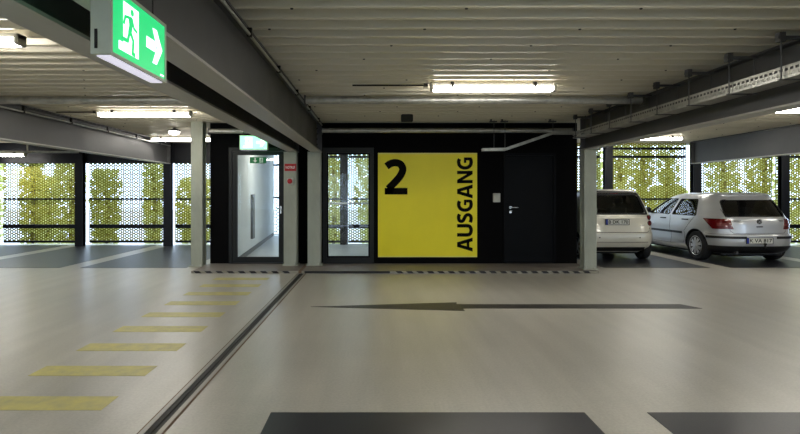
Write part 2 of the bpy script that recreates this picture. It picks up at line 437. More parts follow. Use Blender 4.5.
# window beside the columns
w1 = empty_struct('window_1', (-0.545, WY, 0.04))
obj('window_frame', frame_mb(WX0, WX1, 0.04, OT, 0.075, WY-0.03, WY+0.09, wb=0.11, wt=0.10), M['frame'], w1, world=True)
obj('glazing_bead', frame_mb(WX0+0.075, WX1-0.075, 0.15, OT-0.10, 0.03, WY-0.01, WY+0.05), M['doorblack'], w1, world=True)
obj('pane', MB().box(WX0+0.10, WX1-0.10, WY+0.012, WY+0.022, 0.17, OT-0.12), M['glass'], w1, world=True)
hr = thing('handrail', 'grey round handrail seen through the window beside the twin columns', 'handrail', (-0.5, 13.6, 0.04))
obj('rail_tube', MB().tube([(-2.0,13.6,1.13),(0.2,13.6,1.13)], 0.025, 10), M['galv_lt'], hr, world=True, smooth=True)
for xx in (-1.85, 0.1): obj('rail_post', MB().tube([(xx,13.6,0.04),(xx,13.6,1.11)], 0.02, 8), M['galv_lt'], hr, world=True, smooth=True)
# dark service door
d2 = empty_struct('door_2', (2.905, WY, 0.04))
obj('door_frame', frame_mb(EX0, EX1, 0.04, ET, 0.045, WY-0.012, WY+0.10, wb=0.004), M['doorblack'], d2, world=True)
lf = obj('door_leaf', MB().box(EX0+0.048, EX1-0.048, WY+0.004, WY+0.05, 0.055, ET-0.048), M['doorblack'], d2, world=True)
hx = EX0+0.125
def loc2(mb, L): mb.v = [(x-L[0], y-L[1], z-L[2]) for x,y,z in mb.v]; return mb
L2 = (2.905, WY, 0.04)
obj('door_handle', loc2(MB().lathe([(0.026,-0.008),(0.026,0.004)], 16, 'y', (hx,WY,1.105)).tube([(hx,WY,1.105),(hx,WY-0.05,1.105),(hx+0.13,WY-0.052,1.105)], 0.010, 8), L2), M['chrome'], lf, smooth=True)
obj('lock_rosette', loc2(MB().lathe([(0.026,-0.008),(0.026,0.004)], 16, 'y', (hx,WY,1.02)), L2), M['chrome'], lf, smooth=True)

# yellow wall sign
sx0, sx1, sz0, sz1 = 0.019, 1.90, 0.162, 2.139
ys = thing('wall_sign', 'large yellow wall sign with black numeral and exit lettering', 'sign', (0.96, WY, sz0))
obj('sign_board', MB().box(sx0, sx1, WY-0.012, WY, sz0, sz1), M['yellow'], ys, world=True)
M['pale_edge'] = mat('pale_edge', (236,226,110), 0.4, var=0.02)
for za in (sz0, sz1-0.022): obj('edge_strip', MB().box(sx0, sx1, WY-0.016, WY-0.012, za, za+0.022), M['pale_edge'], ys, world=True)
def wp(px): return (px-VX)*WY/F
def wz(py): return CH-(py-HY)*WY/F
def spline(P, n=8):
    P = [Vector(p) for p in P]; Q = [P[0]*2-P[1]]+P+[P[-1]*2-P[-2]]; out = []
    for a, b, c, d in zip(Q, Q[1:], Q[2:], Q[3:]):
        for k in range(n):
            t = k/n; out.append(0.5*((2*b)+(c-a)*t+(2*a-5*b+4*c-d)*t*t+(3*b-a-3*c+d)*t**3))
    return out+[P[-1]]
def ribbon(P, w):
    L, Rr = [], []
    for k, p in enumerate(P):
        d = (P[min(k+1, len(P)-1)]-P[max(k-1, 0)]).normalized(); n = Vector((-d.y, d.x))*w/2
        L.append(p+n); Rr.append(p-n)
    return [[L[k], L[k+1], Rr[k+1], Rr[k]] for k in range(len(P)-1)]
V2 = lambda *a: [Vector(p) for p in a]
GC = [(.70,.83),(.60,.885),(.46,.90),(.28,.84),(.15,.69),(.11,.5),(.15,.30),(.27,.16),(.44,.10),(.58,.105),(.71,.14)]
GLYPH = {
 'A': (.92, [V2((0,0),(.245,0),(.52,1),(.31,1)), V2((.92,0),(.675,0),(.40,1),(.61,1)), V2((.2,.21),(.72,.21),(.70,.38),(.22,.38))]),
 'U': (.80, ribbon(spline([(.10,1),(.10,.7),(.10,.36),(.16,.18),(.40,.095),(.64,.18),(.70,.36),(.70,.7),(.70,1)]), .23)),
 'S': (.66, ribbon(spline([(.58,.84),(.48,.89),(.34,.905),(.18,.86),(.115,.74),(.16,.62),(.32,.53),(.48,.44),(.545,.29),(.48,.15),(.32,.095),(.17,.11),(.05,.16)]), .22)),
 'G': (.80, ribbon(spline(GC), .225)+[V2((.61,.06),(.80,.06),(.80,.56),(.61,.56)), V2((.44,.41),(.80,.41),(.80,.56),(.44,.56))]),
 'N': (.82, [V2((0,0),(.215,0),(.215,1),(0,1)), V2((.605,0),(.82,0),(.82,1),(.605,1)), V2((0,1),(.225,1),(.82,0),(.595,0))]),
 '2': (.66, ribbon(spline([(.07,.79),(.17,.86),(.31,.895),(.45,.86),(.52,.76),(.52,.66),(.46,.53),(.33,.37),(.12,.16)]), .205)+[V2((.02,0),(.66,0),(.66,.185),(.02,.185)), V2((.02,0),(.02,.12),(.15,.22),(.30,.185),(.2,0))]),
}
def glyph(ch, f, y):
    mb = MB()
    for q in GLYPH[ch][1]:
        P = [f(p.x, p.y) for p in q]; n = len(P); mb.loft([[(a, y, b) for a, b in P], [(a, y-0.003, b) for a, b in P]], cap=True)
    return mb
zn0, zn1, xn0 = wz(194.5), wz(159), wp(384)
obj('numeral', glyph('2', lambda u, v: (xn0+u*(zn1-zn0), zn0+v*(zn1-zn0)), WY-0.012), M['ink'], ys, world=True)
xc0, xc1 = wp(457), wp(472.5); cap = xc1-xc0; word = 'AUSGANG'
tot = sum(GLYPH[c][0] for c in word)+0.08*6; ksc = (wz(157.5)-wz(251.5))/tot; pos = 0.0
for c in word:
    obj('letter', glyph(c, lambda u, v, p=pos: (xc1-v*cap, wz(251.5)+(p+u)*ksc), WY-0.012), M['ink'], ys, world=True)
    pos += GLYPH[c][0]+0.08

# light switch
sw = thing('wall_switch', 'pale grey switch plate on the black wall beside the dark door', 'switch', (2.27, WY, 1.22))
obj('plate', MB().rbox(2.20, 2.34, WY-0.03, WY, 1.205, 1.375, 0.008), M['plate_grey'], sw, world=True)
obj('rocker', MB().rbox(2.225, 2.315, WY-0.038, WY-0.028, 1.23, 1.35, 0.004), M['plate_grey'], sw, world=True)

# ------------------------------------------------------------------ steel columns
def column(x, y, w, d, z1, label, z0=0.04, m='column'):
    t = thing('steel_column', label, 'column', (x, y, z0))
    obj('shaft', hbeam(MB(), x, y, z0, z1, w, d, 0.02, 0.014), M[m], t, world=True)
    obj('base_plate', MB().box(x-w/2-0.03, x+w/2+0.03, y-d/2-0.03, y+d/2+0.03, z0, z0+0.02), M[m], t, world=True)
    for sx in (-1, 1):
        obj('anchor_bolt', MB().lathe([(0.014,0),(0.014,0.02),(0.008,0.021),(0.008,0.03)], 6, 'z', (x+sx*(w/2-0.03), y-d/2-0.016, z0+0.02)), M['galv_lt'], t, world=True)
    return t
ZB = 2.14
colB = column(-1.60, 10.24, 0.235, 0.22, ZB, 'grey steel column carrying the red plate beside the glazed door')
colC = column(-1.16, 10.24, 0.235, 0.22, ZB, 'grey steel column between the glazed door and the window')
colL = column(-3.36, 10.36, 0.215, 0.22, ZD, 'free-standing grey steel column left of the glazed door', z0=0)
colD = column(3.73, 9.72, 0.215, 0.22, ZB, 'grey steel column in front of the pale small car')
# end stiffener with bolts on top of the column by the window
def endplate(t, x, y):
    obj('end_plate', MB().box(x-0.11, x+0.11, y-0.012, y+0.012, ZB+0.001, ZD-0.01), M['column'], t, world=True)
    for i in range(4):
        for s in (-1, 1):
            obj('bolt', MB().lathe([(0.016,-0.02),(0.016,0)], 6, 'y', (x+s*0.06, y-0.012, ZB+0.1+0.12*i)), M['clip'], t, world=True)

# ------------------------------------------------------------------ steel beams
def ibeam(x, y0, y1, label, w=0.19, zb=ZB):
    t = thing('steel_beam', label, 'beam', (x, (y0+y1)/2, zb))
    obj('bottom_flange', MB().box(x-w/2, x+w/2, y0, y1, zb, zb+0.019), M['flange_lit'], t, world=True)
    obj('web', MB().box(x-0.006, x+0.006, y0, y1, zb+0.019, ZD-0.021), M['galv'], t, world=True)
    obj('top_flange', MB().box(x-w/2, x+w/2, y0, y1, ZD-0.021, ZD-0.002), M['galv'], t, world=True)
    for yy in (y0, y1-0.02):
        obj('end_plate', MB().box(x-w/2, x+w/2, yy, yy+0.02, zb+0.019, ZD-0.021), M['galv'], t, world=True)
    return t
bA = ibeam(-5.45, YF+0.5, 14.26, 'grey steel ceiling beam over the left bays')
bB = ibeam(-1.56, YF+0.5, 10.34, 'left of the twin grey steel ceiling beams above the floor joint')
bC = ibeam(-1.13, YF+0.5, 10.34, 'right of the twin grey steel ceiling beams above the floor joint')
bD = ibeam(3.73, YF+0.5, 9.84, 'grey steel ceiling beam carrying the cable tray')
bE = ibeam(8.2, YF+0.5, 14.24, 'far grey steel ceiling beam above the silver hatchback')
for i in range(4):
    obj('bolt', MB().lathe([(0.014,-0.0),(0.014,0.02)], 6, 'x', (-1.124, 10.25, ZB+0.14+0.1*i)), M['clip'], bC, world=True)

# ------------------------------------------------------------------ cross tubes and pipes
def pipe(name, pts, r, label, cat, m='galv_lt', flanges=True):
    t = thing(name, label, cat, pts[0])
    obj('tube', MB().tube(pts, r, 16), M[m], t, world=True, smooth=True)
    if flanges:
        for p, q in ((pts[0], pts[1]), (pts[-1], pts[-2])):
            d = 1 if q[0] > p[0] else -1
            obj('end_flange', MB().box(min(p[0], p[0]+d*0.02), max(p[0], p[0]+d*0.02), p[1]-r*1.4, p[1]+r*1.4, p[2]-r*1.5, p[2]+r*1.0), M['galv'], t, world=True)
    return t
pipe('cross_tube', [(-5.30,7.5,2.64),(-1.67,7.5,2.64)], 0.055, 'round steel brace tube under the ceiling left of the twin beams', 'tube')
pipe('cross_tube', [(-0.985,7.5,2.64),(3.62,7.5,2.64)], 0.055, 'round steel brace tube under the ceiling behind the middle lamp', 'tube')
pipe('cross_tube', [(3.84,7.5,2.64),(8.09,7.5,2.64)], 0.055, 'round steel brace tube under the ceiling of the right bays', 'tube')
pipe('cross_tube', [(-1.03,10.14,2.53),(3.61,10.14,2.53)], 0.045, 'round steel tube along the top of the black wall above the yellow sign', 'tube')
pipe('cross_tube', [(-3.14,10.25,2.53),(-1.66,10.25,2.53)], 0.045, 'short round steel tube above the glazed door', 'tube')
def conduit(pts, r, label, clamps, side):
    t = thing('conduit', label, 'conduit', pts[0])
    obj('tube', MB().tube(pts, r, 10), M['galv_lt'], t, world=True, smooth=True)
    for c in clamps:
        obj('clamp', MB().box(c[0]-r*1.5, c[0]+r*1.5, c[1]-0.015, c[1]+0.015, c[2]-r*1.5, ZD-0.022), M['clip'], t, world=True)
    return t
xc = -1.13+0.095+0.016
conduit([(xc,YF+1,2.635),(xc,10.2,2.635)], 0.013, 'thin grey conduit along the upper edge of the right twin beam', [(xc,y,2.635) for y in np.arange(0.5, 10, 1.3)], 1)
xa = -5.45+0.095+0.02
conduit([(xa,YF+1,2.60),(xa,14.2,2.60)], 0.013, 'thin grey conduit along the upper edge of the left bay beam', [(xa,y,2.60) for y in np.arange(0.5, 14, 1.3)], 1)
t = thing('hanging_conduit', 'grey pipe hung below the ceiling in front of the left facade', 'conduit', (-12, 14.0, 2.43))
obj('tube', MB().tube([(-13.5,14.0,2.43),(-7.6,14.0,2.43)], 0.03, 10), M['galv_lt'], t, world=True, smooth=True)
for xx in (-12.0, -9.75, -8.9): obj('hanger', MB().box(xx-0.015, xx+0.015, 13.985, 14.015, 2.45, ZD), M['galv_lt'], t, world=True)

# ------------------------------------------------------------------ cable tray along the right beam
tray = thing('cable_tray', 'perforated grey cable tray hung along the right ceiling beam', 'cable tray', (3.5, 5, 2.33))
TX0, TX1, TZ0, TZ1, TY0, TY1 = 3.40, 3.60, 2.325, 2.43, YF+0.6, 9.55
def tray_side(x):
    mb = MB(); th = 0.002
    for z0, z1 in ((TZ0,TZ0+0.022),(TZ0+0.046,TZ0+0.060),(TZ1-0.022,TZ1)): mb.box(x, x+th, TY0, TY1, z0, z1)
    yy = TY0
    while yy < TY1-0.03:
        mb.box(x, x+th, yy, yy+0.02, TZ0+0.022, TZ0+0.046); mb.box(x, x+th, yy+0.03, yy+0.05, TZ0+0.060, TZ1-0.022); yy += 0.06
    return mb
obj('side_rail', tray_side(TX0), M['galv_lt'], tray, world=True, fix=False)
obj('side_rail', tray_side(TX1), M['galv_lt'], tray, world=True, fix=False)
obj('tray_floor', MB().box(TX0, TX1, TY0, TY1, TZ0-0.003, TZ0), M['galv_lt'], tray, world=True)
cb = MB()
for i in range(5): cb.tube([(3.44+0.03*i, TY0, TZ0+0.012), (3.435+0.03*i, TY1, TZ0+0.012)], 0.011, 6)
obj('cable_bundle', cb, M['carblack'], tray, world=True, smooth=True)
yy = 1.2
while yy < 9.4:
    r = obj('hanger_rod', MB().tube([(TX0-0.02,yy,TZ0-0.01),(TX0-0.02,yy,ZD-0.03)], 0.006, 6).tube([(TX1+0.02,yy,TZ0-0.01),(TX1+0.02,yy,ZD-0.03)], 0.006, 6).box(TX0-0.04, TX1+0.04, yy-0.015, yy+0.015, TZ0-0.012, TZ0-0.003), M['galv'], tray, world=True)
    cl = MB().box(TX0-0.06, TX1+0.05, yy-0.02, yy+0.02, ZD-0.055, ZD-0.03).box(TX0-0.05, TX0+0.0, yy-0.03, yy+0.03, ZD-0.08, ZD-0.002)
    obj('beam_clamp', cl, M['galv'], tray, world=True)
    yy += 0.68
# branch of the tray that drops to the wall switch
br = thing('cable_tray_branch', 'narrow cable tray branch descending over the dark door', 'cable tray', (2.6, 10.0, 2.14))
def tray_seg(p, q, w=0.05, hh=0.055):
    mb = MB(); P = Vector(p); Q = Vector(q); yv = Vector((0,w,0)); zv = Vector((0,0,hh))
    for dy0, dy1, z0, z1 in ((-w,w,0,0.004),(-w,-w+0.004,0,hh),(w-0.004,w,0,hh)):
        V = []
        for b in (P, Q):
            V.append([(b.x,b.y+dy0,b.z+z0),(b.x,b.y+dy1,b.z+z0),(b.x,b.y+dy1,b.z+z1),(b.x,b.y+dy0,b.z+z1)])
        mb.loft(V, cap=True)
    return mb
pts = [W(482,151.5,9.93), W(505,151,9.93), W(553,134.5,9.93), W(579,134.5,9.93)]
for p, q in zip(pts[:-1], pts[1:]): obj('tray_segment', tray_seg(p, q), M['galv_lt'], br, world=True)
for px_, zz in ((494, pts[0][2]), (505, pts[1][2]), (553, pts[2][2])):
    X = (px_-VX)*9.95/F
    obj('hanger_rod', MB().tube([(X,9.95,zz),(X,9.95,ZD-0.01)], 0.006, 6), M['galv'], br, world=True)
    obj('beam_clamp', MB().box(X-0.08, X+0.05, 9.92, 9.98, ZD-0.05, ZD-0.03).box(X-0.07, X-0.04, 9.92, 9.98, ZD-0.05, ZD-0.0), M['galv'], br, world=True)
# black box under the deck
bx = thing('junction_box', 'small black box fixed under the ceiling above the yellow sign', 'box', ((407-VX)*9.3/F, 9.3, 2.71))
X = (407-VX)*9.3/F
obj('housing', MB().rbox(X-0.10, X+0.10, 9.25, 9.40, 2.585, 2.705, 0.012), M['carblack'], bx, world=True)
obj('lid', MB().rbox(X-0.085, X+0.085, 9.243, 9.255, 2.60, 2.69, 0.004), M['carblack'], bx, world=True)

# ------------------------------------------------------------------ luminaires
def luminaire(x, y, label, z=2.62, group='fluorescent ceiling lamps'):
    t = thing('ceiling_lamp', label, 'lamp', (x, y, z), group=group)
    L = 0.76
    obj('housing', MB().box(-L, L, -0.05, 0.05, 0.045, 0.085), M['lamp_body'], t)
    obj('diffuser', MB().rbox(-L+0.03, L-0.03, -0.062, 0.062, -0.002, 0.05, 0.008), M['lampside'], t)
    obj('light_strip', MB().box(-L+0.04, L-0.04, -0.05, 0.05, -0.005, 0.0), M['lampglow'], t)
    for s in (-1, 1):
        obj('end_cap', MB().rbox(min(s*L, s*(L-0.035)), max(s*L, s*(L-0.035)), -0.066, 0.066, -0.008, 0.088, 0.008), M['lamp_body'], t)
        obj('clip', MB().box(s*0.50-0.02, s*0.50+0.02, -0.072, 0.072, 0.055, 0.095).box(s*0.5-0.012, s*0.5+0.012, -0.08, -0.07, 0.02, 0.08), M['clip'], t)
    return t
luminaire(1.41, 6.70, 'long ceiling lamp in front of the yellow sign')
luminaire(-3.76, 8.90, 'long ceiling lamp left of the twin beams, beyond the brace tube')
luminaire(-3.76, 4.65, 'long ceiling lamp cut off by the left picture edge beside the hanging exit sign')
luminaire(-4.58, 13.00, 'farthest long ceiling lamp on the left, beside the left facade')
luminaire(6.35, 12.80, 'long ceiling lamp above the roof of the silver hatchback')
luminaire(6.35, 8.45, 'long ceiling lamp at the right picture edge below the tray beam')
luminaire(-9.70, 14.00, 'long lamp under the hanging pipe by the left facade', z=2.325)
off = 'long ceiling lamp in the bays outside the picture'
for x, y in ((1.41,2.4),(-3.76,0.4),(1.41,-1.2),(6.35,4.2),(6.35,0.0),(-8.6,4.65),(-8.6,9.2),(10.6,8.45),(10.6,4.2),(10.6,12.8)):
    luminaire(x, y, off, group='lamps outside the picture')
luminaire(-1.75, 12.4, 'added ceiling lamp brightening the stair core behind the glazed door', z=2.59)  # unseen lamp, added to brighten the corridor wall
rl = thing('round_lamp', 'small round ceiling lamp beyond the free-standing column', 'lamp', (-4.13, 11.2, 2.60))
obj('bracket', MB().lathe([(0.03,0.06),(0.03,0.11)], 12, 'z'), M['clip'], rl)
obj('rim', MB().lathe([(0.115,0.03),(0.12,0.06),(0.08,0.075)], 24, 'z'), M['clip'], rl, smooth=True)
obj('globe', MB().lathe([(0.03,-0.035),(0.075,-0.02),(0.10,0.0),(0.108,0.03)], 24, 'z'), M['lampside'], rl, smooth=True)
# lamp cables
for pts, lab in (([(-0.3,6.72,2.70),(0.62,6.72,2.70)], 'thin cable conduit feeding the lamp in front of the yellow sign'),
                 ([(-5.2,8.92,2.70),(-4.55,8.92,2.70)], 'thin cable conduit feeding the lamp beyond the brace tube')):
    t = thing('lamp_conduit', lab, 'conduit', pts[0])
    obj('tube', MB().tube([(p[0],p[1],p[2]-0.012) for p in pts], 0.01, 8), M['clip'], t, world=True)
    obj('coupling', MB().box(pts[-1][0]-0.05, pts[-1][0], pts[-1][1]-0.02, pts[-1][1]+0.02, 2.67, 2.708), M['clip'], t, world=True)

# ------------------------------------------------------------------ exit signs
def stroke(mb, pts, w, y, th=0.002):
    for (a, b), (c, d) in zip(pts[:-1], pts[1:]):
        v = Vector((c-a, d-b)); n = Vector((-v.y, v.x)).normalized()*w/2; e = v.normalized()*w*0.3
        a2, b2, c2, d2 = a-e.x, b-e.y, c+e.x, d+e.y
        mb.prism([(a2+n.x,b2+n.y),(c2+n.x,d2+n.y),(c2-n.x,d2-n.y),(a2-n.x,b2-n.y)], y-th, y, 'y')
def runner(mb, cx, cz, s, y):
    """running figure, height s"""
    mb.prism([(cx+0.10*s+0.075*s*math.cos(t), cz+0.42*s+0.075*s*math.sin(t)) for t in np.linspace(0, 2*PI, 14)[:-1]], y-0.002, y, 'y')
    P = lambda *a: [(cx+p*s, cz+q*s) for p, q in a]
    mb.prism(P((-0.10,0.30),(0.10,0.32),(0.13,0.18),(0.06,-0.06),(-0.10,-0.06),(-0.04,0.12)), y-0.002, y, 'y')
    stroke(mb, P((-0.08,0.27),(-0.24,0.24),(-0.30,0.08)), 0.065*s, y)
    stroke(mb, P((0.10,0.27),(0.19,0.10),(0.33,0.06)), 0.065*s, y)
    stroke(mb, P((-0.03,-0.04),(-0.12,-0.26),(-0.40,-0.27)), 0.09*s, y)
    stroke(mb, P((0.02,-0.04),(0.16,-0.20),(0.12,-0.48),(0.22,-0.49)), 0.09*s, y)
def exit_sign(label, loc, rz, Wd, H, D, face, sides=(1,), rods=None):
    t = thing('exit_sign', label, 'sign', loc, rz)
    b = 0.014
    obj('housing', MB().box(-Wd/2, Wd/2, -D/2, D/2, H/2-b, H/2).box(-Wd/2, Wd/2, -D/2, D/2, -H/2, -H/2+b*0.8)
        .box(-Wd/2, -Wd/2+b, -D/2, D/2, -H/2+b*0.8, H/2-b).box(Wd/2-b, Wd/2, -D/2, D/2, -H/2+b*0.8, H/2-b), M['signhouse'], t)
    obj('light_window', MB().box(-Wd/2+0.02, Wd/2-0.02, -D/2+0.012, D/2-0.012, -H/2-0.004, -H/2+0.002), M['signbot'], t)
    obj('latch', MB().box(-Wd/2-0.003, -Wd/2+0.002, 0.012, 0.022, -H/2+0.02, -H/2+0.09), M['clip'], t)
    for s in sides:
        y = -(D/2-0.004)
        f = obj('lit_panel', MB().box(-Wd/2+b, Wd/2-b, y, y+0.004, -H/2+b*0.8, H/2-b), M[face], t)
        w = MB(); x0 = -Wd/2
        w.prism([(x0+0.13*Wd,-0.36*H),(x0+0.13*Wd,-0.24*H),(x0+0.20*Wd,-0.24*H),(x0+0.20*Wd,0.36*H),(x0+0.45*Wd,0.36*H),(x0+0.45*Wd,-0.36*H)], y-0.002, y, 'y')
        ax, aw = x0+0.60*Wd, 0.085*H
        w.prism([(ax,-aw),(ax,aw),(ax+0.18*Wd,aw),(ax+0.18*Wd,-aw)], y-0.002, y, 'y')
        w.prism([(ax+0.12*Wd,0.28*H),(ax+0.195*Wd,0.28*H),(ax+0.31*Wd,0.0),(ax+0.195*Wd,-0.28*H),(ax+0.12*Wd,-0.28*H),(ax+0.21*Wd,0.0)], y-0.003, y, 'y')
        w.box(Wd/2-0.12*Wd, Wd/2-0.05*Wd, y-0.002, y, -0.42*H, -0.395*H)
        pw = obj('white_symbol', w, M['signwhite'], f)
        g = MB(); runner(g, x0+0.30*Wd, -0.01*H, 0.66*H, y-0.002)
        pg = obj('running_figure', g, M[face], f)
        if s < 0:
            for q in (f,): q.rotation_euler = (0,0,PI)
    if rods:
        for xr in (-Wd*0.38, Wd*0.38): obj('hanger_rod', MB().tube([(xr,0,H/2),(xr,0,rods)], 0.004, 6), M['clip'], t)
    return t
SXF = -0.96
sy1, sy2 = -SXF*F/(VX-111), -SXF*F/(VX-166.5)
zb = CH+(HY-83)*sy2/F; Hs = 0.265
exit_sign('large lit green exit sign hanging in the foreground with running figure and arrow', (SXF-0.037, (sy1+sy2)/2, zb+Hs/2), PI/2, sy2-sy1, Hs, 0.074, 'signgreen', (1,-1), rods=ZD-zb-Hs/2)
exit_sign('pale glowing exit sign above the glazed door', ((254-VX)*9.95/F, 9.95, 2.29), 0, 0.51, 0.262, 0.07, 'signgreen2', (1,), rods=ZD-2.29)
# printed sign on the door glass
st = thing('door_sticker', 'small green escape sign with white arrow on the glazed door pane', 'sign', ((258-VX)*WY/F, WY+0.012, 2.0))
X0, X1, Z0, Z1 = wp(249.8), wp(266.2), wz(163.3), wz(157.2)
yb = WY+0.0119
obj('plate', MB().box(X0, X1, yb-0.004, yb, Z0, Z1), M['stgreen'], st, world=True)
w = MB(); cx = X0+0.32*(X1-X0); cz = (Z0+Z1)/2
w.box(cx-0.012, cx+0.012, yb-0.006, yb-0.004, cz-0.01, cz+0.045); w.prism([(cx-0.04,cz-0.002),(cx+0.04,cz-0.002),(cx,cz-0.045)], yb-0.006, yb-0.004, 'y')
w.box(X0+0.58*(X1-X0), X0+0.80*(X1-X0), yb-0.006, yb-0.004, Z0+0.012, Z1-0.012)
sym = obj('white_symbol', w, M['stwhite'], st, world=True)
g = MB(); runner(g, X0+0.69*(X1-X0), cz, 0.085, yb-0.006)
obj('running_figure', g, M['stgreen'], st, world=True)
# emergency call plate and button on the column
yf = 10.24-0.11
X0, X1 = (284.6-VX)*yf/F, (296.2-VX)*yf/F; Z0, Z1 = CH-(171-HY)*yf/F, CH-(163.8-HY)*yf/F
rs = thing('emergency_plate', 'small red emergency plate with white lettering on the column', 'sign', ((X0+X1)/2, yf, Z0))
obj('plate', MB().box(X0, X1, yf-0.005, yf, Z0, Z1), M['red'], rs, world=True)
obj('lettering', text_mb('NOTRUF', X0+0.022, X1-0.022, Z0+0.042, Z1-0.042, yf-0.005, 0.002, 0.01), M['stwhite'], rs, world=True, fix=False)
cx, cz = (290.3-VX)*yf/F, CH-(181.3-HY)*yf/F
eb = thing('emergency_button', 'red round emergency button on a pale box below the red plate', 'button', (cx, yf, cz-0.07))
obj('box', MB().rbox(cx-0.06, cx+0.06, yf-0.05, yf, cz-0.065, cz+0.065, 0.012), M['plate_grey'], eb, world=True)
obj('button', MB().lathe([(0.03,-0.085),(0.045,-0.08),(0.047,-0.055),(0.04,-0.05)], 20, 'y', (cx,yf,cz)), M['red'], eb, world=True, smooth=True)

# ------------------------------------------------------------------ cars
def boolean(o, cutters):
    for c in cutters: c.parent = o.parent
    for c in cutters:
        md = o.modifiers.new('b', 'BOOLEAN'); md.operation = 'DIFFERENCE'; md.solver = 'EXACT'; md.object = c
        try: md.material_mode = 'TRANSFER'
        except Exception: pass
    dg = bpy.context.evaluated_depsgraph_get()
    me = bpy.data.meshes.new_from_object(o.evaluated_get(dg)); o.modifiers.clear(); o.data = me
    for c in cutters: bpy.data.objects.remove(c)
    return o

class Body:
    """a car body as a stack of rounded plan sections; local y runs forward from the rear bumper"""
    def __init__(s, levels, a, n, b, m):
        L = np.array(levels); s.L = L; s.a, s.n, s.b, s.m = a, n, b, m
        s.cache = {}
    def par(s, z):
        return [np.interp(z, s.L[:,0], s.L[:,k]) for k in (1,2,3)]
    def half(s, z, inset=0.0):
        key = (round(float(z), 4), inset)
        if key in s.cache: return s.cache[key]
        lr, lf, w = s.par(z); lr += inset; lf -= inset; w -= inset
        a = min(s.a, (lf-lr)*0.48); b = min(s.b, (lf-lr)*0.48)
        t = np.linspace(0, PI/2, 200)
        xr = w*np.sin(t)**(2/s.n); yr = lr+a*(1-np.cos(t)**(2/s.n))
        xf = w*np.sin(t[::-1])**(2/s.m); yf = lf-b*(1-np.cos(t[::-1])**(2/s.m))
        X = np.concatenate([xr, xf]); Y = np.concatenate([yr, yf])
        S = np.concatenate([[0], np.cumsum(np.hypot(np.diff(X), np.diff(Y)))])
        s.cache[key] = (X, Y, S); return s.cache[key]
    def at(s, z, q, off=0.0, side=1):
        X, Y, S = s.half(z)
        x, y = np.interp(q, S, X), np.interp(q, S, Y)
        e = 0.01
        tx = np.interp(q+e, S, X)-np.interp(q-e, S, X); ty = np.interp(q+e, S, Y)-np.interp(q-e, S, Y)
        if q < e: tx, ty = 1, 0
        l = math.hypot(tx, ty) or 1
        return (side*(x+off*ty/l), y-off*tx/l, z)
    def s_of_l(s, z, l):
        X, Y, S = s.half(z); i = np.argmax(X > 0.8*X.max()); return float(np.interp(l, Y[i:], S[i:]))
    def s_of_x(s, z, x):
        X, Y, S = s.half(z); i = int(np.argmax(X)); return float(np.interp(x, X[:i+1], S[:i+1]))
    def solid(s, zs, N=56, inset=0.0):
        mb = MB(); loops = []
        for z in zs:
            X, Y, S = s.half(z, inset)
            q = np.linspace(0, S[-1], N); x = np.interp(q, S, X); y = np.interp(q, S, Y)
            loop = [(a,b,z) for a,b in zip(x,y)]+[(-a,b,z) for a,b in zip(x[-2:0:-1], y[-2:0:-1])]
            loops.append(loop)
        return mb.loft(loops, cap=True)
    def patch(s, mb, zs, f0, f1, off, side=1, ns=8, depth=0.015):
        """raised patch between f0(z) and f1(z) measured along the section"""
        zz = [zs[0]]+list(zs)+[zs[-1]]; rows = []
        for i, z in enumerate(zz):
            a, b = f0(z), f1(z); q = [a]+list(np.linspace(a, b, ns))+[b]
            rows.append([s.at(z, u, off if 0 < i < len(zz)-1 and 0 < j < len(q)-1 else off-depth, side) for j, u in enumerate(q)])
        mb.loft(rows, closed=False); return mb
    def seam(s, par, pts, r=0.004, off=0.0, side=1):    # pts in (section length, z)
        P = []
        for (a, za), (b, zb_) in zip(pts[:-1], pts[1:]):
            n = max(2, int(math.hypot(a-b, za-zb_)/0.05))
            for k in range(n): P.append((a+(b-a)*k/n, za+(zb_-za)*k/n))
        P.append(pts[-1])
        return obj('panel_seam', MB().tube([s.at(z, u, off, side) for u, z in P], r, 5), M['carblack'], par)

def wheel(t, x, y, R, w, side, label=None, spokes=9):
    """side -1: outer face towards -x"""
    hub = obj('wheel', MB().lathe([(R*0.60,-w/2+0.012),(R*0.72,-w/2),(R*0.93,-w/2+0.008),(R*0.995,-w/2+0.035),(R,0),(R*0.995,w/2-0.035),(R*0.93,w/2-0.008),(R*0.72,w/2),(R*0.60,w/2-0.012)], 40), M['tyre'], t, smooth=True, loc=(x,y,R))
    so = side*(w/2)
    rm = MB(); r0 = R*0.66
    rm.lathe([(r0*0.90, so-side*0.018),(r0*0.98, so+side*0.000),(r0, so-side*0.005),(r0, so-side*0.05),(r0*0.9, so-side*0.05)], 36)
    obj('rim', rm, M['rim'], hub, smooth=True)
    sp = MB()
    for k in range(spokes):
        a = 2*PI*k/spokes; u = Vector((0,math.cos(a),math.sin(a))); v = Vector((0,-math.sin(a),math.cos(a)))
        V = []
        for rr, hw in ((r0*0.18, r0*0.09), (r0*0.93, r0*0.20)):
            for xo in (so-side*0.002, so-side*0.03):
                for sg in (-1, 1):
                    p = u*rr+v*(hw*sg); V.append((xo+(side*0.004 if rr < r0*0.5 else -side*0.012), p.y, p.z))
        sp.add(V, [(0,1,5,4),(2,6,7,3),(0,4,6,2),(1,3,7,5),(0,2,3,1),(4,5,7,6)])
    obj('spokes', sp, M['rim'], hub)
    obj('hub_cap', MB().lathe([(r0*0.30,so-side*0.01),(r0*0.27,so+side*0.010),(r0*0.08,so+side*0.014)], 20), M['rim'], hub, smooth=True)
    obj('backing', MB().lathe([(r0*0.97,so-side*0.035),(r0*0.97,so-side*0.045)], 24), M['rubber'], hub)
    return hub

